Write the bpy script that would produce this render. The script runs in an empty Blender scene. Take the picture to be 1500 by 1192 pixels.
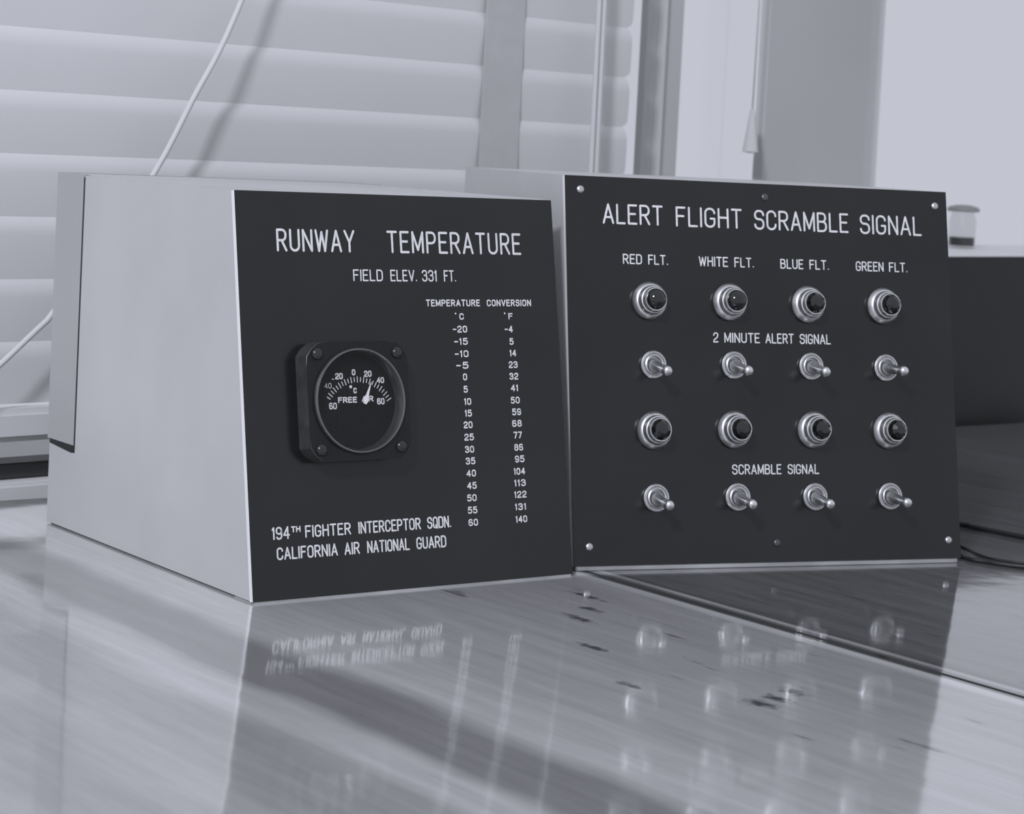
import bpy, bmesh, math, random
from mathutils import Vector, Matrix
random.seed(7)
scene = bpy.context.scene
col = scene.collection
R2 = math.sqrt(0.5)

# ------------------------------------------------------------------ camera
F_PX, PITCH, ROLL, CAM_H = 3282.27, 0.0558, 0.05029, 0.23431
PPX, PPY = 745.0, 394.36                      # principal point (view camera with front fall)
cam_data = bpy.data.cameras.new('camera')
cam = bpy.data.objects.new('camera', cam_data)
col.objects.link(cam)
cp, sp, cr, sr = math.cos(PITCH), math.sin(PITCH), math.cos(ROLL), math.sin(ROLL)
rt, up, fw = Vector((1, 0, 0)), Vector((0, sp, cp)), Vector((0, cp, -sp))
ix = cr * rt + sr * up
iy = -sr * rt + cr * up
mw = Matrix.Identity(4)
for i in range(3):
    mw[i][0], mw[i][1], mw[i][2] = ix[i], iy[i], -fw[i]
mw.translation = (0, 0, CAM_H)
cam.matrix_world = mw
cam_data.sensor_fit = 'HORIZONTAL'
cam_data.sensor_width = 36.0
cam_data.lens = F_PX / 1500.0 * 36.0
cam_data.shift_x = (750.0 - PPX) / 1500.0
cam_data.shift_y = (PPY - 596.0) / 1500.0
cam_data.clip_start = 0.01
cam_data.clip_end = 60
cam_data.dof.use_dof = True
cam_data.dof.focus_distance = 1.17
cam_data.dof.aperture_fstop = 22
scene.camera = cam

# ------------------------------------------------------------------ world, lights, exposure
TINT = (0.97, 1.0, 1.13)
world = bpy.data.worlds.new('overcast sky')
scene.world = world
world.use_nodes = True
bg = world.node_tree.nodes['Background']
bg.inputs['Color'].default_value = (0.97, 1.0, 1.13, 1)
bg.inputs['Strength'].default_value = 0.60

def area(name, loc, aim, size, power):
    l = bpy.data.lights.new(name, 'AREA')
    l.shape = 'SQUARE'
    l.size = size
    l.energy = power
    l.color = TINT
    o = bpy.data.objects.new(name, l)
    col.objects.link(o)
    o.location = loc
    o.rotation_euler = (Vector(aim) - Vector(loc)).to_track_quat('-Z', 'Y').to_euler()
    return o
area('window_light', (-0.66, -1.05, 1.75), (0.0, 1.35, 0.1), 0.26, 56)

vs = scene.view_settings
vs.view_transform = 'Standard'
vs.look = 'None'
vs.exposure = 0.0
vs.gamma = 1.0
vs.use_curve_mapping = False

# ------------------------------------------------------------------ materials
def new_mat(name):
    m = bpy.data.materials.new(name)
    m.use_nodes = True
    return m, m.node_tree, m.node_tree.nodes['Principled BSDF']

def mat(name, v, rough=0.5, metal=0.0, var=0.0, scale=20.0, bump=0.0, bscale=200.0, spec=0.5, stretch=(1, 1, 1)):
    m, nt, p = new_mat(name)
    c = v if isinstance(v, tuple) else (v, v, v)
    p.inputs['Base Color'].default_value = (*c, 1)
    p.inputs['Roughness'].default_value = rough
    p.inputs['Metallic'].default_value = metal
    p.inputs['Specular IOR Level'].default_value = spec
    tc = nt.nodes.new('ShaderNodeTexCoord')
    mp = nt.nodes.new('ShaderNodeMapping')
    mp.inputs['Scale'].default_value = stretch
    nt.links.new(tc.outputs['Object'], mp.inputs['Vector'])
    if var:
        n = nt.nodes.new('ShaderNodeTexNoise')
        n.inputs['Scale'].default_value = scale
        n.inputs['Detail'].default_value = 5
        nt.links.new(mp.outputs[0], n.inputs['Vector'])
        r = nt.nodes.new('ShaderNodeMapRange')
        r.inputs['From Min'].default_value = 0.3
        r.inputs['From Max'].default_value = 0.7
        r.inputs['To Min'].default_value = 1 - var
        r.inputs['To Max'].default_value = 1 + var
        nt.links.new(n.outputs['Fac'], r.inputs['Value'])
        mx = nt.nodes.new('ShaderNodeVectorMath')
        mx.operation = 'SCALE'
        mx.inputs[0].default_value = c
        nt.links.new(r.outputs[0], mx.inputs['Scale'])
        nt.links.new(mx.outputs[0], p.inputs['Base Color'])
    if bump:
        n2 = nt.nodes.new('ShaderNodeTexNoise')
        n2.inputs['Scale'].default_value = bscale
        n2.inputs['Detail'].default_value = 3
        nt.links.new(mp.outputs[0], n2.inputs['Vector'])
        b = nt.nodes.new('ShaderNodeBump')
        b.inputs['Strength'].default_value = bump
        b.inputs['Distance'].default_value = 0.001
        nt.links.new(n2.outputs['Fac'], b.inputs['Height'])
        nt.links.new(b.outputs[0], p.inputs['Normal'])
    return m

M_PANEL = mat('black engraved laminate', 0.0085, 0.22, var=0.25, scale=12, bump=0.02, bscale=60)
M_CORE = mat('white laminate core', 0.72, 0.5)
M_LETTER = mat('white engraved lettering', 0.62, 0.6, var=0.12, scale=300)
M_BOX = mat('grey painted plywood', 0.46, 0.45, var=0.07, scale=9, bump=0.06, bscale=120)
M_COVER_SHADE = mat('grey rear cover with shade', 0.37, 0.5, var=0.05, scale=12)  # darker than the sides: its weaker light is put into the colour
M_LIP = mat('worn wood base', 0.34, 0.5, var=0.35, scale=60, stretch=(0.3, 1, 1))
M_METAL = mat('nickel plate', 0.74, 0.33, metal=1.0, var=0.1, scale=90)
M_METAL_D = mat('dull nickel', 0.60, 0.38, metal=1.0, var=0.2, scale=200)
M_SCREW = mat('bright screw head', 0.60, 0.35, metal=1.0)
M_SCREW_D = mat('blackened screw head', 0.10, 0.35, metal=0.6)
M_LENS = mat('dark lamp lens', 0.006, 0.06, spec=0.8)
M_GAUGE = mat('black gauge enamel', 0.007, 0.36, spec=0.35, var=0.3, scale=80, bump=0.05, bscale=300)
M_BEZEL = mat('black gauge bezel enamel', 0.17, 0.20, metal=0.8)
M_GSIDE = mat('worn grey gauge casting', 0.040, 0.5, var=0.3, scale=120)
M_GSCREW = mat('black screw enamel', 0.02, 0.2)
M_DIAL = mat('flat black dial', 0.004, 0.6, spec=0.2)
M_NEEDLE = mat('white needle paint', 0.75, 0.5)
M_SLAT = mat('white blind slat enamel', 0.60, 0.42, var=0.02, scale=6)
M_TAPE = mat('cotton ladder tape', 0.46, 0.9, var=0.04, scale=60, bump=0.2, bscale=900)
M_CORD = mat('cotton cord', 0.55, 0.9)
M_WALL = mat('white plaster wall', 0.62, 0.8, var=0.03, scale=5)
M_TRIM = mat('painted window trim', 0.46, 0.5, var=0.03, scale=6)
M_POST = mat('painted window post', 0.45, 0.55, var=0.03, scale=6)
M_FLOOR = mat('brown floor tile', 0.12, 0.5, var=0.2, scale=3)
M_CAB = mat('dark cabinet enamel', 0.008, 0.45, spec=0.3, var=0.2, scale=6)
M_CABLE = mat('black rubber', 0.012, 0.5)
M_GAP_SHADE = mat('sash gap shade colour', 0.05, 0.6, var=0.2, scale=20)
M_DESKBODY = mat('desk frame paint', 0.16, 0.5, var=0.1, scale=8)
M_JARCAP = mat('grey jar lid', 0.22, 0.4)
M_INK = mat('dark jar filling', 0.02, 0.2)

def glass_mat(name, tint, gl=0.03):
    m, nt, p = new_mat(name)
    nt.nodes.remove(p)
    out = nt.nodes['Material Output']
    t = nt.nodes.new('ShaderNodeBsdfTransparent')
    t.inputs['Color'].default_value = (tint, tint, tint, 1)
    g = nt.nodes.new('ShaderNodeBsdfGlossy')
    g.inputs['Roughness'].default_value = 0.03
    mx = nt.nodes.new('ShaderNodeMixShader')
    mx.inputs[0].default_value = gl
    nt.links.new(t.outputs[0], mx.inputs[1])
    nt.links.new(g.outputs[0], mx.inputs[2])
    nt.links.new(mx.outputs[0], out.inputs[0])
    return m
M_PANE = glass_mat('window glass', 0.97)
M_GLASS = glass_mat('gauge cover glass', 0.97, 0.012)
M_JAR = glass_mat('jar glass', 0.94)

def wood(name, stops, lo, hi, stain, grain, spots=()):
    """polished wood; object x runs along the grain, object y across the boards"""
    m, nt, p = new_mat(name)
    L = nt.links.new
    N = nt.nodes.new
    tc = N('ShaderNodeTexCoord')
    sep = N('ShaderNodeSeparateXYZ')
    L(tc.outputs['Object'], sep.inputs[0])
    wob = N('ShaderNodeTexNoise')
    wob.inputs['Scale'].default_value = 5
    wob.inputs['Detail'].default_value = 3
    L(tc.outputs['Object'], wob.inputs['Vector'])
    wm = N('ShaderNodeMath'); wm.operation = 'MULTIPLY_ADD'
    wf = N('ShaderNodeMapRange')
    wf.inputs['From Min'].default_value = 0.60
    wf.inputs['From Max'].default_value = 0.75
    wf.inputs['To Min'].default_value = 0.045
    wf.inputs['To Max'].default_value = 0.0
    L(sep.outputs['Y'], wf.inputs['Value'])
    L(wf.outputs[0], wm.inputs[1])
    wc = N('ShaderNodeMath'); wc.operation = 'SUBTRACT'
    wc.inputs[1].default_value = 0.5
    L(wob.outputs['Fac'], wc.inputs[0])
    L(wc.outputs[0], wm.inputs[0])
    L(sep.outputs['Y'], wm.inputs[2])
    mr = N('ShaderNodeMapRange')
    mr.inputs['From Min'].default_value = lo
    mr.inputs['From Max'].default_value = hi
    L(wm.outputs[0], mr.inputs['Value'])
    ramp = N('ShaderNodeValToRGB')
    els = ramp.color_ramp.elements
    while len(els) > 1:
        els.remove(els[-1])
    for i, (y, v) in enumerate(stops):
        pos = (y - lo) / (hi - lo)
        e = els[0] if i == 0 else els.new(pos)
        e.position = pos
        e.color = (v, v, v, 1)
    L(mr.outputs[0], ramp.inputs[0])
    mp = N('ShaderNodeMapping')
    mp.inputs['Scale'].default_value = (6, 70, 6)
    L(tc.outputs['Object'], mp.inputs['Vector'])
    gn = N('ShaderNodeTexNoise')
    gn.inputs['Scale'].default_value = 1.6
    gn.inputs['Detail'].default_value = 7
    gn.inputs['Roughness'].default_value = 0.6
    L(mp.outputs[0], gn.inputs['Vector'])
    gr = N('ShaderNodeMapRange')
    gr.inputs['From Min'].default_value = 0.3
    gr.inputs['From Max'].default_value = 0.7
    gr.inputs['To Min'].default_value = 1 - grain
    gr.inputs['To Max'].default_value = 1 + grain
    L(gn.outputs['Fac'], gr.inputs['Value'])
    m1 = N('ShaderNodeVectorMath'); m1.operation = 'SCALE'
    L(ramp.outputs['Color'], m1.inputs[0])
    L(gr.outputs[0], m1.inputs['Scale'])
    # short dark flecks along the grain
    mp2 = N('ShaderNodeMapping')
    mp2.inputs['Scale'].default_value = (16, 60, 16)
    L(tc.outputs['Object'], mp2.inputs['Vector'])
    fn = N('ShaderNodeTexNoise')
    fn.inputs['Scale'].default_value = 1.3
    fn.inputs['Detail'].default_value = 2
    L(mp2.outputs[0], fn.inputs['Vector'])
    fr = N('ShaderNodeMapRange')
    fr.inputs['From Min'].default_value = 0.66
    fr.inputs['From Max'].default_value = 0.74
    fr.inputs['To Min'].default_value = 1.0
    fr.inputs['To Max'].default_value = stain
    # flecks gather in the worn area near the joint
    ms = N('ShaderNodeMapRange')
    ms.inputs['From Min'].default_value = 0.50
    ms.inputs['From Max'].default_value = 0.70
    ms.inputs['To Min'].default_value = -0.16
    ms.inputs['To Max'].default_value = 0.0
    L(sep.outputs['Y'], ms.inputs['Value'])
    ad = N('ShaderNodeMath'); ad.operation = 'ADD'
    L(fn.outputs['Fac'], ad.inputs[0])
    L(ms.outputs[0], ad.inputs[1])
    L(ad.outputs[0], fr.inputs['Value'])
    m2 = N('ShaderNodeVectorMath'); m2.operation = 'SCALE'
    L(m1.outputs[0], m2.inputs[0])
    L(fr.outputs[0], m2.inputs['Scale'])
    last = m2
    # worn dark stains at fixed spots: (along, across, half length, half width)
    for (sx, sy, lx, ly) in spots:
        v = N('ShaderNodeVectorMath'); v.operation = 'SUBTRACT'
        v.inputs[1].default_value = (sx, sy, 0)
        L(tc.outputs['Object'], v.inputs[0])
        v2 = N('ShaderNodeVectorMath'); v2.operation = 'MULTIPLY'
        v2.inputs[1].default_value = (1 / lx, 1 / ly, 0)
        L(v.outputs[0], v2.inputs[0])
        ln = N('ShaderNodeVectorMath'); ln.operation = 'LENGTH'
        L(v2.outputs[0], ln.inputs[0])
        ns = N('ShaderNodeTexNoise')
        ns.inputs['Scale'].default_value = 160
        ns.inputs['Detail'].default_value = 3
        L(tc.outputs['Object'], ns.inputs['Vector'])
        na = N('ShaderNodeMath'); na.operation = 'MULTIPLY_ADD'
        na.inputs[1].default_value = 2.2
        L(ns.outputs['Fac'], na.inputs[0])
        L(ln.outputs['Value'], na.inputs[2])
        mr2 = N('ShaderNodeMapRange')
        mr2.inputs['From Min'].default_value = 1.3
        mr2.inputs['From Max'].default_value = 2.1
        mr2.inputs['To Min'].default_value = 0.18
        mr2.inputs['To Max'].default_value = 1.0
        L(na.outputs[0], mr2.inputs['Value'])
        m3 = N('ShaderNodeVectorMath'); m3.operation = 'SCALE'
        L(last.outputs[0], m3.inputs[0])
        L(mr2.outputs[0], m3.inputs['Scale'])
        last = m3
    L(last.outputs[0], p.inputs['Base Color'])
    p.inputs['Roughness'].default_value = 0.085
    p.inputs['IOR'].default_value = 1.55
    p.inputs['Coat Weight'].default_value = 0.7
    p.inputs['Coat IOR'].default_value = 1.6
    p.inputs['Coat Roughness'].default_value = 0.07
    bn = N('ShaderNodeTexNoise')
    bn.inputs['Scale'].default_value = 26
    bn.inputs['Detail'].default_value = 2
    L(tc.outputs['Object'], bn.inputs['Vector'])
    b = N('ShaderNodeBump')
    b.inputs['Strength'].default_value = 0.17
    b.inputs['Distance'].default_value = 0.001
    L(bn.outputs['Fac'], b.inputs['Height'])
    L(b.outputs[0], p.inputs['Normal'])
    L(b.outputs[0], p.inputs['Coat Normal'])
    return m

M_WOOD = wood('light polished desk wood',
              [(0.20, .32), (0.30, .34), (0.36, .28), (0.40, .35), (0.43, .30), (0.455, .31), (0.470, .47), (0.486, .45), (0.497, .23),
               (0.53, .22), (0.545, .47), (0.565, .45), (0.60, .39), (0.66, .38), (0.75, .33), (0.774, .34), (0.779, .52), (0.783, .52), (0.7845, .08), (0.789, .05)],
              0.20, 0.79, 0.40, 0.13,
              [(-0.684, 0.6713, 0.012, 0.006), (-0.688, 0.684, 0.010, 0.006), (-0.693, 0.699, 0.009, 0.005), (-0.894, 0.746, 0.016, 0.004), (-0.853, 0.707, 0.014, 0.004),
               (-0.799, 0.673, 0.012, 0.004), (-0.868, 0.727, 0.010, 0.005), (-0.735, 0.640, 0.010, 0.004)])
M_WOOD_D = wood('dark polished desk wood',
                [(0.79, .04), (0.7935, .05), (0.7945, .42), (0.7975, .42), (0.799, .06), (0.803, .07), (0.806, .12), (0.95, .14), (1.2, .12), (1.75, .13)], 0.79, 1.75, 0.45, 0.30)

# ------------------------------------------------------------------ mesh helpers
def link(name, bm, m, parent=None, smooth=False, loc=None, rot=None):
    me = bpy.data.meshes.new(name)
    bmesh.ops.recalc_face_normals(bm, faces=bm.faces[:])
    bm.to_mesh(me)
    bm.free()
    for x in (m if isinstance(m, (list, tuple)) else [m]):
        me.materials.append(x)
    if smooth:
        for p in me.polygons:
            p.use_smooth = True
        if smooth is not True:
            me.set_sharp_from_angle(angle=math.radians(smooth))
    o = bpy.data.objects.new(name, me)
    col.objects.link(o)
    if parent:
        o.parent = parent
    if loc is not None:
        o.location = loc
    if rot is not None:
        o.rotation_euler = rot
    return o

def empty(name, loc, yaw=0.0):
    o = bpy.data.objects.new(name, None)
    o.empty_display_size = 0.05
    col.objects.link(o)
    o.location = loc
    o.rotation_euler = (0, 0, yaw)
    return o

def tag(o, label, cat, group=None):
    o['label'] = label
    o['category'] = cat
    if group:
        o['group'] = group
    return o

def struct(o):
    o['kind'] = 'structure'
    return o

def add_box(bm, x0, x1, y0, y1, z0, z1, bev=0.0, mi=0, seg=2):
    vs_ = [bm.verts.new((x, y, z)) for x in (x0, x1) for y in (y0, y1) for z in (z0, z1)]
    fs = []
    for q in ((0, 1, 3, 2), (4, 6, 7, 5), (0, 4, 5, 1), (2, 3, 7, 6), (0, 2, 6, 4), (1, 5, 7, 3)):
        f = bm.faces.new([vs_[i] for i in q])
        f.material_index = mi
        fs.append(f)
    if bev:
        es = list({e for f in fs for e in f.edges})
        bmesh.ops.bevel(bm, geom=es, offset=bev, segments=seg, affect='EDGES', clamp_overlap=True)
    return fs

def box(name, dims, m, parent=None, bev=0.0, **k):
    bm = bmesh.new()
    add_box(bm, *dims, bev=bev)
    return link(name, bm, m, parent, **k)

def prism(bm, poly, axis, a, b, bev=0.0, mi=0):
    """extrude a 2-D polygon along an axis: axis 'x' takes (y, z) points, 'y' takes (x, z), 'z' takes (x, y)"""
    def P(p, t):
        return {'x': (t, p[0], p[1]), 'y': (p[0], t, p[1]), 'z': (p[0], p[1], t)}[axis]
    A = [bm.verts.new(P(p, a)) for p in poly]
    B = [bm.verts.new(P(p, b)) for p in poly]
    fs = [bm.faces.new(A), bm.faces.new(B[::-1])]
    n = len(poly)
    for i in range(n):
        fs.append(bm.faces.new((A[i], B[i], B[(i + 1) % n], A[(i + 1) % n])))
    for f in fs:
        f.material_index = mi
    if bev:
        bmesh.ops.bevel(bm, geom=list({e for f in fs for e in f.edges}), offset=bev, segments=2, affect='EDGES', clamp_overlap=True)

def lathe(bm, prof, seg=40, cx=0.0, cz=0.0, axis='-y', mi=0, M=None):
    """profile of (radius, distance along the axis)"""
    rings = []
    def P(r, t, a):
        if axis == '-y':
            v = Vector((cx + r * math.cos(a), -t, cz + r * math.sin(a)))
        else:
            v = Vector((cx + r * math.cos(a), cz + r * math.sin(a), t))
        return M @ v if M else v
    for r, t in prof:
        if r < 1e-6:
            rings.append([bm.verts.new(P(0, t, 0))])
        else:
            rings.append([bm.verts.new(P(r, t, 2 * math.pi * k / seg)) for k in range(seg)])
    for A, B in zip(rings, rings[1:]):
        for k in range(seg):
            k2 = (k + 1) % seg
            if len(A) == 1 and len(B) == 1:
                continue
            if len(A) == 1:
                f = bm.faces.new((A[0], B[k], B[k2]))
            elif len(B) == 1:
                f = bm.faces.new((A[k], B[0], A[k2]))
            else:
                f = bm.faces.new((A[k], B[k], B[k2], A[k2]))
            f.material_index = mi

def smooth_path(pts, n=8):
    pts = [Vector(p) for p in pts]
    out = []
    for i in range(len(pts) - 1):
        p0 = pts[max(i - 1, 0)]; p1 = pts[i]; p2 = pts[i + 1]; p3 = pts[min(i + 2, len(pts) - 1)]
        for k in range(n):
            t = k / n
            out.append(0.5 * (2 * p1 + (p2 - p0) * t + (2 * p0 - 5 * p1 + 4 * p2 - p3) * t * t + (3 * p1 - p0 - 3 * p2 + p3) * t ** 3))
    out.append(pts[-1])
    return out

def tube(bm, pts, r, seg=10):
    prev = None
    n = len(pts)
    ref = Vector((0.31, 0.2, 0.93))
    for i, p in enumerate(pts):
        d = (pts[min(i + 1, n - 1)] - pts[max(i - 1, 0)]).normalized()
        a = d.cross(ref).normalized()
        b = d.cross(a)
        ring = [bm.verts.new(p + r * (math.cos(2 * math.pi * k / seg) * a + math.sin(2 * math.pi * k / seg) * b)) for k in range(seg)]
        if prev:
            for k in range(seg):
                bm.faces.new((prev[k], prev[(k + 1) % seg], ring[(k + 1) % seg], ring[k]))
        else:
            bm.faces.new(ring[::-1])
        prev = ring
    bm.faces.new(prev)

# ------------------------------------------------------------------ engraved single-stroke lettering
G = {
 'A': (.54, [[(0, 0), (.27, 1), (.54, 0)], [(.09, .31), (.45, .31)]]),
 'B': (.5, [[(0, 0), (0, 1), (.46, 1, .2), (.46, .53, .2), (0, .53)], [(.2, .53), (.5, .53, .22), (.5, 0, .22), (0, 0)]]),
 'C': (.5, [[(.5, .74), (.5, 1, .24), (0, 1, .24), (0, 0, .24), (.5, 0, .24), (.5, .26)]]),
 'D': (.5, [[(0, 0), (0, 1), (.5, 1, .24), (.5, 0, .24), (0, 0)]]),
 'E': (.44, [[(.44, 1), (0, 1), (0, 0), (.44, 0)], [(0, .53), (.37, .53)]]),
 'F': (.44, [[(.44, 1), (0, 1), (0, 0)], [(0, .53), (.37, .53)]]),
 'G': (.5, [[(.5, .76), (.5, 1, .24), (0, 1, .24), (0, 0, .24), (.5, 0, .24), (.5, .45), (.29, .45)]]),
 'H': (.5, [[(0, 0), (0, 1)], [(.5, 0), (.5, 1)], [(0, .53), (.5, .53)]]),
 'I': (.0, [[(0, 0), (0, 1)]]),
 'K': (.5, [[(0, 0), (0, 1)], [(.5, 1), (0, .42)], [(.17, .62), (.5, 0)]]),
 'L': (.42, [[(0, 1), (0, 0), (.42, 0)]]),
 'M': (.6, [[(0, 0), (0, 1), (.3, .12), (.6, 1), (.6, 0)]]),
 'N': (.5, [[(0, 0), (0, 1), (.5, 0), (.5, 1)]]),
 'O': (.5, [[(0, .5), (0, 1, .24), (.5, 1, .24), (.5, 0, .24), (0, 0, .24), (0, .5)]]),
 'P': (.48, [[(0, 0), (0, 1), (.48, 1, .22), (.48, .47, .22), (0, .47)]]),
 'Q': (.5, [[(0, .5), (0, 1, .24), (.5, 1, .24), (.5, 0, .24), (0, 0, .24), (0, .5)], [(.3, .24), (.52, -.04)]]),
 'R': (.5, [[(0, 0), (0, 1), (.48, 1, .22), (.48, .49, .22), (0, .49)], [(.24, .49), (.5, 0)]]),
 'S': (.5, [[(.5, .77), (.5, 1, .22), (0, 1, .22), (0, .53, .22), (.5, .53, .22), (.5, 0, .22), (0, 0, .22), (0, .23)]]),
 'T': (.5, [[(0, 1), (.5, 1)], [(.25, 1), (.25, 0)]]),
 'U': (.5, [[(0, 1), (0, 0, .25), (.5, 0, .25), (.5, 1)]]),
 'V': (.52, [[(0, 1), (.26, 0), (.52, 1)]]),
 'W': (.7, [[(0, 1), (.17, 0), (.35, .92), (.53, 0), (.7, 1)]]),
 'Y': (.54, [[(0, 1), (.27, .45), (.54, 1)], [(.27, .45), (.27, 0)]]),
 '0': (.5, [[(0, .5), (0, 1, .25), (.5, 1, .25), (.5, 0, .25), (0, 0, .25), (0, .5)]]),
 '1': (.16, [[(0, .82), (.12, 1), (.12, 0)]]),
 '2': (.5, [[(0, .74), (0, 1, .25), (.5, 1, .25), (.5, .56, .2), (0, .2, .12), (0, 0), (.5, 0)]]),
 '3': (.5, [[(0, .8), (0, 1, .22), (.48, 1, .22), (.48, .54, .2), (.2, .54)], [(.2, .54), (.5, .54, .22), (.5, 0, .24), (0, 0, .24), (0, .2)]]),
 '4': (.54, [[(.4, 0), (.4, 1), (0, .3), (.54, .3)]]),
 '5': (.5, [[(.46, 1), (.05, 1), (.02, .56), (.1, .62, .1), (.5, .62, .25), (.5, 0, .25), (0, 0, .25), (0, .16)]]),
 '6': (.5, [[(.46, .86), (.46, 1, .2), (0, 1, .25), (0, 0, .25), (.5, 0, .25), (.5, .57, .25), (0, .57, .25), (0, .3)]]),
 '7': (.5, [[(0, 1), (.5, 1), (.17, 0)]]),
 '8': (.5, [[(.25, .54), (.03, .54, .2), (.03, 1, .2), (.47, 1, .2), (.47, .54, .2), (.25, .54)], [(.25, .54), (0, .54, .24), (0, 0, .24), (.5, 0, .24), (.5, .54, .24), (.25, .54)]]),
 '9': (.5, [[(.04, .14), (.04, 0, .2), (.5, 0, .25), (.5, 1, .25), (0, 1, .25), (0, .43, .25), (.5, .43, .25), (.5, .7)]]),
 '.': (.06, [[(.03, .03), (.03, .031)]]),
 '-': (.38, [[(0, .46), (.38, .46)]]),
}

def fillet(pts):
    out = []
    n = len(pts)
    for i, p in enumerate(pts):
        if len(p) < 3 or i in (0, n - 1):
            out.append(Vector(p[:2]))
            continue
        P = Vector(p[:2]); A = Vector(pts[i - 1][:2]); B = Vector(pts[i + 1][:2])
        r = min(p[2], (A - P).length * (0.5 if len(pts[i - 1]) > 2 else 1), (B - P).length * (0.5 if len(pts[i + 1]) > 2 else 1))
        s = P + (A - P).normalized() * r
        e = P + (B - P).normalized() * r
        for k in range(7):
            t = k / 6
            k1 = 0.5523
            c1 = s + (P - s) * k1; c2 = e + (P - e) * k1
            out.append(s * (1 - t) ** 3 + 3 * c1 * t * (1 - t) ** 2 + 3 * c2 * t * t * (1 - t) + e * t ** 3)
    return out

LAYER = [0]
def stroke(bm, pts, w, y):
    """flat rounded stroke filled with white, lying on the plane y of a panel; sharp corners start a new piece"""
    hw = w / 2
    q = [pts[0]]
    for p in pts[1:]:
        if (p - q[-1]).length > 1e-7:
            q.append(p)
    pieces, cur = [], [q[0]]
    for i in range(1, len(q)):
        cur.append(q[i])
        if i < len(q) - 1 and (q[i] - q[i - 1]).normalized().dot((q[i + 1] - q[i]).normalized()) < 0.75:
            pieces.append(cur)
            cur = [q[i]]
    pieces.append(cur)
    for P in pieces:
        LAYER[0] = (LAYER[0] + 1) % 11
        yy = y - LAYER[0] * 4e-6
        if len(P) < 2 or (P[-1] - P[0]).length < 1e-6 and len(P) < 3 or (len(P) == 2 and (P[1] - P[0]).length < w * 0.3):
            bm.faces.new([bm.verts.new((P[0].x + hw * math.cos(math.pi * k / 8), yy, P[0].y + hw * math.sin(math.pi * k / 8))) for k in range(16)])
            continue
        n = len(P)
        Ls, Rs = [], []
        for i in range(n):
            d = (P[min(i + 1, n - 1)] - P[max(i - 1, 0)]).normalized()
            nn = Vector((-d.y, d.x)) * hw
            Ls.append(P[i] + nn)
            Rs.append(P[i] - nn)
        lv = [bm.verts.new((v.x, yy, v.y)) for v in Ls]
        rv = [bm.verts.new((v.x, yy, v.y)) for v in Rs]
        for i in range(n - 1):
            bm.faces.new((lv[i], lv[i + 1], rv[i + 1], rv[i]))
        for c, l0, r0, a0, sg in ((P[0], lv[0], rv[0], Ls[0] - P[0], 1), (P[-1], lv[-1], rv[-1], Ls[-1] - P[-1], -1)):
            an = math.atan2(a0.y, a0.x)
            arc = [bm.verts.new((c.x + hw * math.cos(an + sg * math.pi * k / 6), yy, c.y + hw * math.sin(an + sg * math.pi * k / 6))) for k in range(1, 6)]
            bm.faces.new([l0] + arc + [r0])

def text(bm, s, x0, x1, base, h, w, y, gap=0.24, space=0.46, rise=0.0):
    x = 0.0
    items = []
    for i, c in enumerate(s):
        if c == ' ':
            x += space
            continue
        gw, st = G[c]
        items.append((x, st))
        x += gw + gap
    x -= gap
    ix0, ix1 = x0 + w / 2, x1 - w / 2
    sx = (ix1 - ix0) / max(x, 1e-6)
    hh = h - w
    for gx, st in items:
        for pl in st:
            pts = []
            for p in fillet(pl):
                X = ix0 + (gx + p.x) * sx
                pts.append(Vector((X, base + w / 2 + p.y * hh + rise * (X - x0))))
            stroke(bm, pts, w, y)

mm = 0.001
def lettering(name, parent, lines, y=-0.00012, m=None):
    """lines of (string, left, right, baseline, height, stroke width[, gap, word space]) in millimetres on the panel"""
    bm = bmesh.new()
    for L in lines:
        s, a, b, base, h, w = L[:6]
        gap, space = (L[6:] + (0.24, 0.46))[:2] if len(L) > 6 else (0.24, 0.46)
        text(bm, s, a * mm, b * mm, base * mm, h * mm, w * mm, y, gap, space)
    return link(name, bm, m or M_LETTER, parent)

# ------------------------------------------------------------------ setting: wall with windows, floor
# wall frame: local x runs along the wall (away to the right), local -y faces the room, origin under the sight line
WYAW = math.radians(45)
def wall_obj(o, c):
    o.location = (0, c, 0)
    o.rotation_euler = (0, 0, WYAW)
    return o

bm = bmesh.new()
add_box(bm, -1.6, 1.9, 0.10, 0.24, -0.74, -0.012)      # below the windows
add_box(bm, -1.6, 1.9, 0.10, 0.24, 0.66, 1.5)          # above the windows
add_box(bm, -1.6, -1.05, 0.10, 0.24, -0.012, 0.66)
add_box(bm, 1.45, 1.9, 0.10, 0.24, -0.012, 0.66)
struct(wall_obj(link('wall_back', bm, M_WALL), 1.80))
struct(box('floor', (-2.2, 2.4, -2, 4.2, -0.80, -0.74), M_FLOOR))

# moulded casing at the end of the blind
bm = bmesh.new()
prism(bm, [(0.1900, 0.03), (0.1500, 0.006), (0.1515, 0.0), (0.1655, 0.0), (0.1668, -0.004), (0.1700, -0.006), (0.1730, -0.004), (0.1745, 0.001),
           (0.1990, 0.001), (0.2007, 0.004), (0.2007, 0.03)], 'z', -0.74, 1.0)
struct(wall_obj(link('trim_1', bm, M_TRIM), 1.80))
# broad rounded post between the two open panes
bm = bmesh.new()
pl = [(0.3105, 0.006)]
for k in range(15):
    t = k / 14
    y = 0.024 * t ** 2.4
    pl.append((0.3167 + 0.1521 * t + 1.36 * y, y))
pl += [(0.500, 0.040), (0.345, 0.020)]
prism(bm, pl, 'z', -0.74, 1.0)
struct(wall_obj(link('trim_2', bm, M_POST, smooth=35), 1.80))
bm = bmesh.new()
add_box(bm, 0.5200, 0.5690, 0.055, 0.09, -0.74, 1.0, 0.003)
struct(wall_obj(link('trim_3', bm, M_WALL), 1.80))
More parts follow.
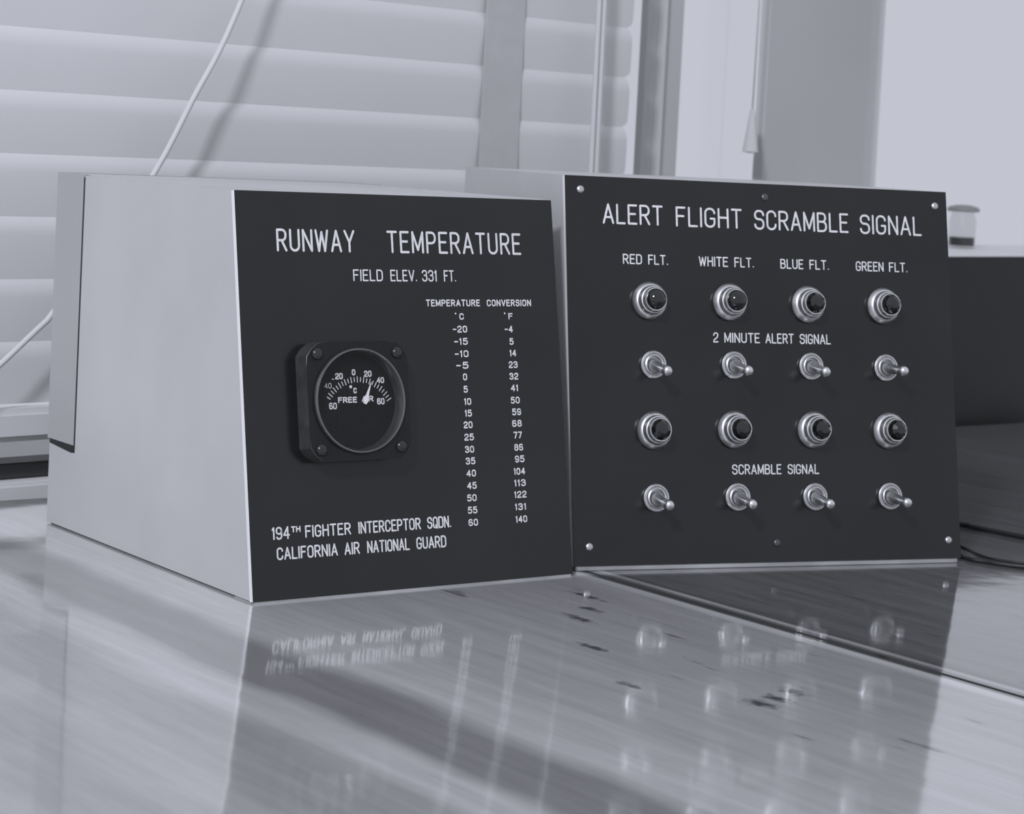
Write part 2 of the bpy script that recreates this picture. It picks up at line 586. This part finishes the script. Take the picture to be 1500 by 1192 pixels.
# panes
for n, (a, b) in enumerate(((-1.05, 0.155), (0.195, 0.44), (0.44, 1.45)), 1):
    struct(wall_obj(box('window_%d' % n, (a, b, 0.15, 0.154, -0.012, 0.66), M_PANE), 1.80))
# sill under the blind
struct(wall_obj(box('trim_4', (-1.05, -0.325, -0.062, 0.24, -0.03, 0.004), M_WALL, bev=0.002), 1.80))

# ------------------------------------------------------------------ venetian blind
BC = 1.72
blind = wall_obj(empty('venetian_blind', (0, 0, 0)), BC)
tag(blind, 'white venetian blind of wide closed slats with cloth ladder tape, hanging behind the left box', 'blind')
SP, Z0, NS = 0.0397, 0.0544, 15
def slat_mesh(zl):
    """one crowned slat; its lower edge (room side) is at height zl"""
    bm = bmesh.new()
    nv = 20
    H = 0.0415
    sR, sL = 0.1285, -0.98
    xs = [sL, -0.4, 0.0, 0.1]
    th = 0.0007
    front, back = [], []
    for j in range(nv + 1):
        v = j / nv                                     # 0 top (window side) .. 1 bottom (room side)
        z = zl + H * (1 - v)
        r = -0.0035 + (0.0035 * (1 - (1 - v / 0.3) ** 2) if v < 0.3 else 0.0035 - 0.0023 * ((v - 0.3) / 0.7) ** 1.3)
        dz, dr = -H, (0.0233 * (1 - v / 0.3) if v < 0.3 else -0.0043 * ((v - 0.3) / 0.7) ** 0.3)
        ln = math.hypot(dz, dr)
        nr, nz = -dz / ln, dr / ln                     # towards the room
        e = 0.012
        c0 = max(0.0, 1 - v * H / e); c1 = max(0.0, 1 - (1 - v) * H / 0.006)
        cut = e * 0.7 * (1 - math.sqrt(max(0, 1 - c0 * c0))) + 0.006 * (1 - math.sqrt(max(0, 1 - c1 * c1)))
        end = sR - cut - 0.0025 * (1 - v)
        front.append([bm.verts.new((x, -(r + nr * th), z + nz * th)) for x in xs + [end]])
        back.append([bm.verts.new((x, -(r - nr * th), z - nz * th)) for x in xs + [end]])
    m = len(xs) + 1
    for L, flip in ((front, 0), (back, 1)):
        for j in range(nv):
            for i in range(m - 1):
                q = [L[j][i], L[j][i + 1], L[j + 1][i + 1], L[j + 1][i]]
                bm.faces.new(q[::-1] if flip else q)
    for j in range(nv):
        for i in (0, m - 1):
            bm.faces.new((front[j][i], front[j + 1][i], back[j + 1][i], back[j][i]))
    for j in (0, nv):
        for i in range(m - 1):
            bm.faces.new((front[j][i], front[j][i + 1], back[j][i + 1], back[j][i]))
    return bm
first = link('slat', slat_mesh(0.0), M_SLAT, blind, smooth=50, loc=(0, 0, Z0))
for k in range(1, NS):
    c = first.copy()
    col.objects.link(c)
    c.parent = blind
    c.location = (0, 0, Z0 + SP * k)
box('bottom_rail', (-0.98, 0.128, -0.014, 0.004, 0.032, 0.053), M_SLAT, blind, bev=0.004)
box('headrail', (-0.99, 0.136, -0.030, 0.030, Z0 + SP * NS + 0.006, Z0 + SP * NS + 0.05), M_SLAT, blind, bev=0.003)
# cloth ladder tapes: a front ribbon that follows the slats' lower edges
def tape(x0, x1):
    bm = bmesh.new()
    pts = []
    for k in range(6):
        pts.append((0.0016 + 0.0003 * math.sin(k * 2.1), 0.056 + 0.6 * k / 6))
    pts = [(0.0150, 0.034), (0.0150, 0.052)] + pts + [(0.0020, Z0 + SP * NS + 0.004)]
    A = [[bm.verts.new((x, -r - d, z)) for x in (x0, x1)] for d in (0.0, 0.0006) for r, z in pts]
    n = len(pts)
    for off in (0, n):
        for i in range(n - 1):
            bm.faces.new((A[off + i][0], A[off + i][1], A[off + i + 1][1], A[off + i + 1][0]))
    for i in range(n - 1):
        for s in (0, 1):
            bm.faces.new((A[i][s], A[i + 1][s], A[n + i + 1][s], A[n + i][s]))
    return link('ladder_tape', bm, M_TAPE, blind)
tape(-0.0391, 0.0016)
tape(-0.80, -0.76)
# pair of lift cords near the end of the slats
for dx, dy in ((0.0655, 0.0), (0.0702, -0.001)):
    bm = bmesh.new()
    tube(bm, smooth_path([(dx + 0.0004 * math.sin(k * 1.7), -0.020 + dy, 0.04 + 0.1 * k) for k in range(7)], 5), 0.0021, 8)
    link('lift_cord', bm, M_CORD, blind, smooth=True)
# long cord pulled aside, in front of the slats
bm = bmesh.new()
tube(bm, smooth_path([(-0.165, -0.026, 0.65), (-0.228, -0.026, 0.47), (-0.2924, -0.026, 0.3138), (-0.326, -0.026, 0.253), (-0.3533, -0.026, 0.2056),
                      (-0.391, -0.026, 0.156), (-0.4261, -0.026, 0.1158), (-0.438, -0.026, 0.1045), (-0.49, -0.026, 0.064), (-0.55, -0.026, 0.032)], 6), 0.0019, 10)
link('pull_cord', bm, M_CORD, blind, smooth=True)

# cord with a tassel hanging in the narrow pane beside the post
tas = wall_obj(empty('shade_pull', (0, 0, 0)), 1.80)
tag(tas, 'thin white cord with small pale tassel hanging before the bright pane left of the post', 'cord')
bm = bmesh.new()
tube(bm, [Vector((0.2735, -0.02, 0.275)), Vector((0.2755, -0.02, 0.45)), Vector((0.278, -0.02, 0.70))], 0.0007, 8)
link('cord', bm, M_CORD, tas, smooth=True)
bm = bmesh.new()
lathe(bm, [(0, 0.276), (0.002, 0.275), (0.0035, 0.264), (0.0068, 0.240), (0.0072, 0.238), (0, 0.237)], 20, cx=0.2735, cz=-0.02, axis='z')
link('tassel', bm, M_CORD, tas, smooth=40)

# dark bar on the sill, put in for the shaded gap under the sash
bm = bmesh.new()
add_box(bm, -0.56, -0.395, -0.045, -0.02, 0.004, 0.0145, 0.001)
tag(wall_obj(link('sash_gap_shade', bm, M_GAP_SHADE), 1.80), 'low dark bar standing in for the shaded sash gap on the white sill behind the left box', 'block')

# ------------------------------------------------------------------ desks (local x along the grain, local y across it)
DYAW = math.atan2(-0.794, 0.607)
def desk(name, label, x0, x1, y0, y1, m):
    root = empty(name, (0, 0, 0), DYAW)
    tag(root, label, 'desk')
    bm = bmesh.new()
    add_box(bm, x0, x1, y0, y1, -0.03, 0.0, 0.0012)
    link('desktop', bm, m, root)
    bm = bmesh.new()
    add_box(bm, x0 + .05, x1 - .05, y0 + .05, y0 + .07, -0.12, -0.03)
    add_box(bm, x0 + .05, x1 - .05, y1 - .07, y1 - .05, -0.12, -0.03)
    add_box(bm, x0 + .05, x0 + .07, y0 + .07, y1 - .07, -0.12, -0.03)
    add_box(bm, x1 - .07, x1 - .05, y0 + .07, y1 - .07, -0.12, -0.03)
    link('apron', bm, M_DESKBODY, root)
    for a in (x0 + .03, x1 - .08):
        for b in (y0 + .03, y1 - .08):
            bm = bmesh.new()
            add_box(bm, a, a + .05, b, b + .05, -0.74, -0.03, 0.003)
            link('leg', bm, M_DESKBODY, root)
    return root
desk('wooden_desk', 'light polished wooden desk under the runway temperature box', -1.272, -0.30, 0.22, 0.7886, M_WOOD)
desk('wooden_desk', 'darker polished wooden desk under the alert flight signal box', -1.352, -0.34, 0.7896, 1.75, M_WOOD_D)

# ------------------------------------------------------------------ instrument box helpers
def front_panel(root, W, H, th, z0):
    """white-cored black laminate; its own frame: x right, z up the slope, -y out of the face"""
    bm = bmesh.new()
    add_box(bm, 0, W, 0, 0.003, 0, H)
    for f in bm.faces:
        f.normal_update()
        c = f.calc_center_median()
        f.material_index = 0 if c.y < 1e-5 else 1
    o = link('front_panel', bm, [M_PANEL, M_CORE], root, loc=(0, 0, z0), rot=(-th, 0, 0))
    return o

def pmat(th, z0, x, h, out=0.0):
    """matrix of a part mounted on the panel at x, h (metres)"""
    return Matrix.Translation((0, 0, z0)) @ Matrix.Rotation(-th, 4, 'X') @ Matrix.Translation((x, -out, h))

# ------------------------------------------------------------------ box 1: runway temperature
T1, H1, W1, D1, Z1 = 0.18183, 0.20642, 0.2, 0.2485, 0.0012
rb1 = empty('runway_temperature_box', (-0.11846, 1.10052, 0), 0.62678)
tag(rb1, 'grey box with black sloping panel lettered RUNWAY TEMPERATURE and a round gauge', 'instrument box')
ZT = Z1 + H1 * math.cos(T1)
DT = H1 * math.sin(T1)
y0 = 0.003
bm = bmesh.new()   # inner case
prism(bm, [(y0 + .0004, 0.0), (D1 - .003, 0.0), (D1 - .003, ZT - .001), (DT + y0 + .0004, ZT - .001)], 'x', 0.003, W1 - 0.003)
link('case', bm, M_BOX, rb1)
GAPY, GAPZ = 0.2118, 0.0475
for side, (a, b) in (('left', (0.0002, 0.003)), ('right', (W1 - 0.003, W1 - 0.0002))):
    bm = bmesh.new()
    zb = 0.0011
    prism(bm, [(y0 + .0003, zb), (D1 - .0025, zb), (D1 - .0025, GAPZ - 0.0002), (GAPY, GAPZ - 0.0022), (GAPY, ZT), (DT + y0 + .0003, ZT)], 'x', a, b)
    link('side_panel', bm, M_BOX, rb1)
bm = bmesh.new()   # cover wrapped round the back
a, b = GAPY + 0.0011, D1
prism(bm, [(0.0, a), (0.0, b), (W1, b), (W1, a), (W1 - 0.0025, a), (W1 - 0.0025, b - 0.0022), (0.0025, b - 0.0022), (0.0025, a)],
      'z', GAPZ + 0.0022, ZT + 0.0008)
shade_bm = bmesh.new()  # black strip put in for the shade in the seam and under the cover
prism(shade_bm, [(GAPY - .0002, GAPZ - .0002), (GAPY - .0002, ZT - .0008), (GAPY + .0013, ZT - .0008), (GAPY + .0013, GAPZ + .0024), (D1 - .003, GAPZ + .0024), (D1 - .003, GAPZ - .0002), (GAPY + 0.004, GAPZ - .0022)],
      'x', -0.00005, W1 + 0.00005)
link('seam_shade', shade_bm, M_CABLE, rb1)
rc = link('rear_cover', bm, M_COVER_SHADE, rb1)
rc['label'] = 'grey cover, shade painted into its colour, wrapped round the back of the box'
bm = bmesh.new()
prism(bm, [(DT + 0.004, ZT - 0.0012), (D1 - 0.003, ZT - 0.0012), (D1 - 0.003, ZT + 0.0004), (DT + 0.004, ZT + 0.0004)], 'x', 0.0031, W1 - 0.0031)
link('top_panel', bm, M_BOX, rb1)
box('base_board', (0.001, W1 - 0.001, 0.0003, 0.02, 0.0, 0.0010), M_LIP, rb1)
fp1 = front_panel(rb1, W1, H1, T1, Z1)
fp1['label'] = 'black engraved panel with a white edge'
S = 1.15
lettering('title_lettering', fp1, [('RUNWAY', 23.1, 70.0, 175.5, 11.8, 1.25, .26), ('TEMPERATURE', 89.9, 177.3, 175.5, 11.9, 1.25, .27)])
lettering('elevation_lettering', fp1, [('FIELD', 68.0, 86.3, 160.5, 6.2, .75), ('ELEV.', 91.0, 107.9, 160.5, 6.2, .75), ('331', 111.0, 120.6, 160.5, 6.2, .75), ('FT.', 125.0, 133.0, 160.5, 6.2, .75)])
lettering('table_heading', fp1, [('TEMPERATURE', 112.6, 147.7, 147.2, 3.7, .68, .30), ('CONVERSION', 152.2, 182.0, 147.2, 3.7, .68, .30)])
c1 = [('-20', 128.97, 138.3, 134.95), ('-15', 129.42, 138.31, 128.33), ('-10', 129.43, 138.32, 121.7), ('-5', 129.91, 137.91, 115.5), ('0', 133.9, 136.6, 109.24),
      ('5', 133.9, 136.61, 102.65), ('10', 133.81, 138.4, 96.05), ('15', 133.84, 138.43, 89.8), ('20', 132.69, 138.46, 83.6), ('25', 132.7, 138.91, 77.05),
      ('30', 132.71, 138.6, 70.5), ('35', 132.74, 138.95, 64.3), ('40', 132.75, 138.96, 57.75), ('45', 132.76, 138.97, 51.2), ('50', 132.4, 138.53, 44.7),
      ('55', 132.4, 138.54, 38.2), ('60', 132.4, 138.54, 31.65)]
c2 = [('-4', 163.17, 168.68, 134.7), ('5', 165.95, 168.67, 127.97), ('14', 165.6, 170.07, 121.6), ('23', 164.58, 170.55, 115.3), ('32', 164.6, 170.56, 108.96),
      ('41', 165.08, 170.0, 102.63), ('50', 164.61, 170.57, 95.95), ('59', 165.09, 171.05, 89.6), ('68', 164.65, 171.07, 83.3), ('77', 165.13, 170.8, 77.0),
      ('86', 165.12, 171.07, 70.35), ('95', 165.14, 171.55, 64.05), ('104', 163.9, 171.54, 57.4), ('113', 163.79, 171.56, 51.15), ('122', 163.4, 171.57, 44.9),
      ('131', 163.4, 170.9, 38.3), ('140', 163.4, 171.1, 31.64)]
TH = 3.75
for cc, cx_, name, unit, ux in ((c1, 0, 'celsius_column', 'C', 133.7), (c2, 0, 'fahrenheit_column', 'F', 166.2)):
    o = lettering(name, fp1, [(s, a, b, y - TH / 2, TH, .72, .30) for s, a, b, y in cc] + [(unit, ux, ux + 2.9, 140.0, 3.5, .68)])
    bm = bmesh.new()
    bm.from_mesh(o.data)
    stroke(bm, [Vector(((ux - 2.4) * mm, 0.14335)), Vector(((ux - 2.4) * mm, 0.14336))], 1.0 * mm, -0.00012)
    bm.to_mesh(o.data)
    bm.free()
lettering('unit_lettering', fp1, [('194', 12.5, 22.9, 29.9, 6.4, .85), ('TH', 23.7, 29.2, 33.0, 3.1, .7), ('FIGHTER', 31.8, 59.0, 29.9, 6.2, .85),
                                  ('INTERCEPTOR', 63.5, 102.0, 29.9, 6.2, .85), ('SQDN.', 106.0, 121.3, 29.9, 6.2, .85),
                                  ('CALIFORNIA', 14.8, 50.5, 19.7, 6.3, .85), ('AIR', 54.5, 63.7, 19.7, 6.3, .85), ('NATIONAL', 68.2, 94.4, 19.7, 6.3, .85), ('GUARD', 98.6, 117.5, 19.7, 6.3, .85)])

# --- free air temperature gauge (parts in a frame centred on the gauge, -y out)
GX, GH = 61.4 * mm, 97.85 * mm
gm = pmat(T1, Z1, GX, GH)
bm = bmesh.new()
a, c = 0.0305, 0.006
oct_ = [(-a + c, -a), (a - c, -a), (a, -a + c), (a, a - c), (a - c, a), (-a + c, a), (-a, a - c), (-a, -a + c)]
# flange with a round hole for the dial
N = 48
RH = 0.0262
outer_f, inner_f, inner_b, outer_b = [], [], [], []
def on_oct(ang):
    d = Vector((math.cos(ang), math.sin(ang)))
    best = 9
    for p, q in zip(oct_, oct_[1:] + oct_[:1]):
        p, q = Vector(p), Vector(q)
        e = q - p
        den = d.x * e.y - d.y * e.x
        if abs(den) < 1e-9:
            continue
        t = (p.x * e.y - p.y * e.x) / den
        u = (p.x * d.y - p.y * d.x) / den
        if t > 0 and -1e-6 <= u <= 1 + 1e-6:
            best = min(best, t)
    return d * best
OUT = 0.0108
for k in range(N):
    an = 2 * math.pi * k / N
    p = on_oct(an)
    q = Vector((RH * math.cos(an), RH * math.sin(an)))
    outer_b.append(bm.verts.new((p.x, 0.0, p.y)))
    outer_f.append(bm.verts.new((p.x, -OUT, p.y)))
    inner_f.append(bm.verts.new((q.x, -OUT, q.y)))
    inner_b.append(bm.verts.new((q.x, -0.004, q.y)))
for k in range(N):
    j = (k + 1) % N
    bm.faces.new((outer_b[k], outer_b[j], outer_f[j], outer_f[k]))
    bm.faces.new((outer_f[k], outer_f[j], inner_f[j], inner_f[k]))
    bm.faces.new((inner_f[k], inner_f[j], inner_b[j], inner_b[k]))
bm.faces.new(outer_b)
es = [e for e in bm.edges if abs(e.verts[0].co.y + OUT) < 1e-6 and abs(e.verts[1].co.y + OUT) < 1e-6 and min(Vector((v.co.x, v.co.z)).length for v in e.verts) > 0.0285
      and all(len(f.verts) == 4 for f in e.link_faces) and any(abs(f.calc_center_median().y + OUT / 2) < 1e-5 for f in e.link_faces)]
bmesh.ops.bevel(bm, geom=es, offset=0.0009, segments=3, affect='EDGES')
bm.normal_update()
for f in bm.faces:
    c = f.calc_center_median()
    if abs(f.normal.y) < 0.9 and Vector((c.x, c.z)).length > 0.0275:
        f.material_index = 1
gauge = link('temperature_gauge', bm, [M_GAUGE, M_GSIDE], rb1, smooth=30)
gauge.matrix_local = gm
gauge['label'] = 'black aircraft air temperature gauge with a round dial'
bm = bmesh.new()
lathe(bm, [(0.0263, 0.0045), (0.0271, 0.0112), (0.0271, 0.0124), (0.0266, 0.0130), (0.0260, 0.0130), (0.0254, 0.0122), (0.0246, 0.0072), (0.0246, 0.0045)], 72)
link('bezel', bm, M_BEZEL, gauge, smooth=40)
bm = bmesh.new()
lathe(bm, [(0, 0.0060), (0.0258, 0.0060), (0.0258, 0.0048), (0, 0.0048)], 64)
link('dial_face', bm, M_DIAL, gauge)
DY = -0.00615
bm = bmesh.new()
DCX, DCY = 63.6 * mm - GX, 87.4 * mm - GH
for k in range(25):
    an = math.radians(150 - k * 120 / 24)
    r0, r1 = (19.9, 23.2) if k % 2 == 0 else (20.3, 22.8)
    if k < 1:
        continue
    stroke(bm, [Vector((DCX + r * mm * math.cos(an), DCY + r * mm * math.sin(an))) for r in (r0 + .3, r1 - .2)], 0.48 * mm, DY)
link('dial_ticks', bm, M_LETTER, gauge)
def dl(s, x, y, h, w, wd, **k):
    return (s, (x - wd / 2) - GX / mm, (x + wd / 2) - GX / mm, y - h / 2 - GH / mm, h, w)
lettering('dial_lettering', gauge, [dl('20', 52.6, 110.9, 3.3, .68, 4.6), dl('-', 48.9, 109.5, 3.0, .45, 1.4), dl('0', 61.5, 112.7, 3.2, .68, 2.2), dl('20', 70.1, 111.8, 3.3, .68, 4.6),
                                    dl('40', 77.6, 108.3, 3.2, .68, 4.6), dl('60', 77.2, 97.4, 3.4, .68, 4.6), dl('60', 48.2, 95.7, 3.4, .6, 4.6),
                                    dl('40', 45.8, 106.1, 2.8, .32, 4.2), dl('C', 61.9, 103.3, 3.0, .62, 2.0), dl('FREE', 57.1, 98.6, 3.1, .68, 11.4), dl('AIR', 69.2, 98.9, 3.1, .68, 7.2)], y=DY)
bm = bmesh.new()
stroke(bm, [Vector((59.4 * mm - GX, 105.3 * mm - GH)), Vector((59.4 * mm - GX, 105.31 * mm - GH))], 1.7 * mm, DY)
link('degree_dot', bm, M_LETTER, gauge)
bm = bmesh.new()
d = Vector((8.1, 20.0)).normalized(); n_ = Vector((-d.y, d.x))
pv = Vector((63.3 * mm - GX, 88.0 * mm - GH))
pts = [pv + d * (9.0 * mm) + n_ * 0.9 * mm, pv + d * (11.5 * mm) + n_ * 1.7 * mm, pv + d * (13.5 * mm) + n_ * 0.8 * mm, pv + d * (21.0 * mm), pv + d * (13.5 * mm) - n_ * 0.8 * mm,
       pv + d * (11.5 * mm) - n_ * 1.7 * mm, pv + d * (9.0 * mm) - n_ * 0.9 * mm]
prism(bm, [tuple(p) for p in pts], 'y', -0.0072, -0.0076)
link('needle', bm, M_NEEDLE, gauge)
bm = bmesh.new()
lathe(bm, [(0, 0.0104), (0.0252, 0.0104), (0.0252, 0.0098), (0, 0.0098)], 64)
link('cover_glass', bm, M_GLASS, gauge)
def screw_bm(r, h, slot=0.22):
    bm = bmesh.new()
    lathe(bm, [(r, 0), (r * 1.0, h * .35), (r * .8, h * .78), (r * .45, h), (0, h)], 28)
    return bm
for sx in (-1, 1):
    for sz in (-1, 1):
        o = link('screw', screw_bm(0.0031, 0.0020), M_GSCREW, gauge, smooth=60, loc=(sx * 0.0240, -OUT, sz * 0.0243))

# ------------------------------------------------------------------ box 2: alert flight scramble signal
T2, H2, W2, D2, Z2 = 0.19048, 0.21947, 0.24935, 0.2085, 0.003
rb2 = empty('alert_signal_box', (0.04375, 1.22976, 0), 0.36454)
tag(rb2, 'grey box with black panel lettered ALERT FLIGHT SCRAMBLE SIGNAL, eight lamps and eight switches', 'instrument box')
ZT2 = Z2 + H2 * math.cos(T2)
DT2 = H2 * math.sin(T2)
bm = bmesh.new()
prism(bm, [(0.0036, 0.0028), (D2, 0.0028), (D2, ZT2), (DT2 + 0.0034, ZT2)], 'x', 0.0002, W2 - 0.0002)
link('case', bm, M_BOX, rb2)
bm = bmesh.new()
add_box(bm, 0.002, W2 - 0.002, 0.0004, D2 - 0.001, 0.0, 0.0027, 0.0004)
lp = link('base_board', bm, M_LIP, rb2)
lp['label'] = 'worn wooden strip under the black panel'
fp2 = front_panel(rb2, W2, H2, T2, Z2)
fp2['label'] = 'black engraved panel with a white edge and six screws'
lettering('title_lettering', fp2, [('ALERT', 22.8, 60.4, 192.4, 11.7, 1.2), ('FLIGHT', 68.6, 111.0, 192.3, 11.7, 1.2), ('SCRAMBLE', 119.0, 181.4, 192.2, 11.7, 1.2), ('SIGNAL', 189.2, 231.3, 192.0, 11.7, 1.2)])
for nm, parts in (('red_flight_lettering', [('RED', 34.7, 46.6), ('FLT.', 50.5, 63.1)]), ('white_flight_lettering', [('WHITE', 82.5, 101.2), ('FLT.', 105.3, 118.0)]),
                  ('blue_flight_lettering', [('BLUE', 135.2, 150.4), ('FLT.', 154.4, 167.4)]), ('green_flight_lettering', [('GREEN', 185.4, 204.2), ('FLT.', 207.9, 220.6)])):
    lettering(nm, fp2, [(s, a, b, 169.7, 5.8, .75) for s, a, b in parts])
lettering('minute_alert_lettering', fp2, [('2', 90.3, 93.6, 125.7, 5.9, .75), ('MINUTE', 97.4, 120.3, 125.7, 5.9, .75), ('ALERT', 123.9, 142.4, 125.7, 5.9, .75), ('SIGNAL', 146.3, 166.8, 125.7, 5.9, .75)])
lettering('scramble_lettering', fp2, [('SCRAMBLE', 99.9, 131.6, 50.0, 5.8, .75), ('SIGNAL', 135.6, 156.2, 50.0, 5.8, .75)])
for (x, h), m in zip([(9.45, 211.6), (126.4, 211.5), (241.1, 210.6), (10.1, 10.4), (127.2, 10.7), (241.1, 10.5)], [M_SCREW, M_SCREW_D, M_SCREW, M_SCREW, M_SCREW_D, M_SCREW]):
    o = link('screw', screw_bm(0.0023, 0.0012), m, fp2, smooth=60, loc=(x * mm, 0, h * mm))
    o['label'] = 'bright round-headed screw' if m is M_SCREW else 'blackened screw'

# indicator lamps: stepped metal bezel with a dark lens
def lamp_base():
    bm = bmesh.new()
    lathe(bm, [(0.0100, 0), (0.0106, 0.0012), (0.0108, 0.0022), (0.0102, 0.0034), (0.0096, 0.0042), (0.0092, 0.0047), (0.0086, 0.0049), (0.0083, 0.0056),
               (0.0081, 0.0072), (0.0078, 0.0078), (0.0073, 0.0080), (0.0071, 0.0086), (0.0070, 0.0100), (0.0066, 0.0106), (0.0061, 0.0106), (0.0059, 0.0098), (0.0058, 0.0080)], 56)
    return bm
def lens(facets):
    bm = bmesh.new()
    if facets:
        lathe(bm, [(0.0060, 0.0085), (0.0060, 0.0108), (0.0049, 0.0134), (0.0027, 0.0150), (0, 0.0154)], 10)
    else:
        lathe(bm, [(0.0060, 0.0085)] + [(0.0060 * math.cos(t), 0.0105 + 0.0048 * math.sin(t)) for t in [i * math.pi / 16 for i in range(8)]] + [(0, 0.0153)], 40)
    return bm
LAMPS = [(50.13, 148.8), (100.9, 149.2), (151.9, 148.9), (202.2, 149.0), (51.0, 75.1), (101.5, 75.6), (152.9, 75.5), (203.0, 75.1)]
lb = lamp_base()
lamp0 = link('indicator_lamp', lb, M_METAL, rb2, smooth=35)
l_sm = link('lens', lens(False), M_LENS, lamp0, smooth=True)
l_fc = link('lens', lens(True), M_LENS, None)
l_sm['label'] = 'dark glossy lens'
FAC = l_fc.data
bpy.data.objects.remove(l_fc)
for i, (x, h) in enumerate(LAMPS):
    o = lamp0 if i == 0 else lamp0.copy()
    if i:
        col.objects.link(o)
        o.parent = rb2
        q = l_sm.copy()
        col.objects.link(q)
        q.parent = o
        if i > 1:
            q.data = FAC
            q.rotation_euler = (0, 0.37 * i, 0)
    o.matrix_local = pmat(T2, Z2, x * mm, h * mm)

# toggle switches: knurled ring nut and bushing with a bat lever hanging down
def nut():
    bm = bmesh.new()
    lathe(bm, [(0.0076, 0), (0.0079, 0.0006), (0.0079, 0.0018), (0.0074, 0.0023), (0.0066, 0.0024), (0.0063, 0.0016), (0.0060, 0.0016), (0.0058, 0.0028), (0.0052, 0.0031),
               (0.0047, 0.0028), (0.0045, 0.0010), (0.0, 0.0010)], 48)
    return bm
def lever():
    bm = bmesh.new()
    lathe(bm, [(0.0040, 0.0008), (0.0041, 0.0030), (0.0036, 0.0050), (0.0033, 0.0066), (0.0030, 0.0082), (0.0027, 0.0100), (0.0024, 0.0125), (0.0025, 0.0148), (0.0029, 0.0166),
               (0.0030, 0.0185), (0.0027, 0.0200), (0.0018, 0.0210), (0, 0.0213)], 32)
    return bm
TOG = [(51.7, 112.4), (102.6, 112.7), (152.7, 112.6), (202.6, 112.3), (51.3, 37.1), (102.5, 37.1), (152.4, 36.8), (202.1, 36.7)]
DROOP = [15, 14, 14, 10, 14, 14, 14, 13]
YAWS = [2, 1, 0, 5, 0, 1, 0, 3]
t0 = link('toggle_switch', nut(), M_METAL_D, rb2, smooth=35)
lv = link('lever', lever(), M_METAL, t0, smooth=50)
lv['label'] = 'bright bat-shaped lever'
for i, (x, h) in enumerate(TOG):
    o, q = (t0, lv) if i == 0 else (t0.copy(), lv.copy())
    if i:
        col.objects.link(o); o.parent = rb2
        col.objects.link(q); q.parent = o
    o.matrix_local = pmat(T2, Z2, x * mm, h * mm)
    q.rotation_euler = (math.radians(DROOP[i]), 0, math.radians(YAWS[i]))

# ------------------------------------------------------------------ things behind and beside the right box
cab = wall_obj(empty('dark_cabinet', (0, 0, 0)), 1.62)
tag(cab, 'dark low cabinet behind the right desk with a small glass jar on top', 'cabinet')
box('body', (0.50, 1.15, 0.002, 0.17, -0.70, 0.1528), M_CAB, cab, bev=0.002)
box('top', (0.501, 1.149, 0.004, 0.169, 0.1528, 0.1535), M_CORE, cab)['label'] = 'pale sheet on the cabinet top'
box('plinth', (0.51, 1.14, 0.012, 0.16, -0.74, -0.70), M_CAB, cab)

jar = wall_obj(empty('glass_jar', (0, 0, 0)), 1.62)
jc = (0.758, 0.120)
jar.location = (R2 * (jc[0] - jc[1]), 1.62 + R2 * (jc[0] + jc[1]), 0.1536)
tag(jar, 'small glass jar with a grey lid standing on the dark cabinet', 'jar')
bm = bmesh.new()
lathe(bm, [(0, 0.0), (0.0125, 0.0), (0.0138, 0.0015), (0.0138, 0.028), (0.0125, 0.031), (0.0120, 0.033), (0.0120, 0.036), (0.0110, 0.036), (0.0110, 0.032), (0.0127, 0.028), (0.0127, 0.002), (0, 0.0016)], 40, axis='z')
link('jar_glass', bm, M_JAR, jar, smooth=40)
bm = bmesh.new()
lathe(bm, [(0, 0.0018), (0.0125, 0.0021), (0.0125, 0.0105), (0, 0.0105)], 40, axis='z')
link('filling', bm, M_INK, jar, smooth=40)
bm = bmesh.new()
lathe(bm, [(0, 0.0361), (0.0150, 0.0361), (0.0165, 0.0375), (0.0150, 0.0405), (0.008, 0.0425), (0, 0.043)], 40, axis='z')
link('lid', bm, M_JARCAP, jar, smooth=40)

for pts, r, lab in (
    ([(0.222, 1.468, 0.0040), (0.262, 1.468, 0.0019), (0.3032, 1.4512, 0.0019), (0.3135, 1.4385, 0.0019), (0.345, 1.405, 0.0019), (0.40, 1.37, 0.0019), (0.50, 1.35, 0.0019)], 0.0018,
     'black cable behind the right box, farthest back of the three'),
    ([(0.2500, 1.392, 0.0100), (0.2660, 1.392, 0.0045), (0.2873, 1.3714, 0.0010), (0.2936, 1.343, 0.0010), (0.303, 1.329, 0.0010), (0.335, 1.322, 0.0010), (0.45, 1.335, 0.0010)], 0.0009,
     'thinnest black cable beside the right box, middle of the three'),
    ([(0.2610, 1.362, 0.0120), (0.2715, 1.358, 0.0060), (0.2800, 1.3400, 0.0015), (0.2835, 1.3250, 0.0015), (0.2905, 1.3190, 0.0015), (0.32, 1.305, 0.0015), (0.46, 1.27, 0.0015)], 0.0014,
     'black cable curving round the lower right corner of the right box')):
    bm = bmesh.new()
    tube(bm, smooth_path(pts, 8), r, 12)
    tag(link('power_cable', bm, M_CABLE, smooth=True), lab, 'cable', 'cables leaving the right box')
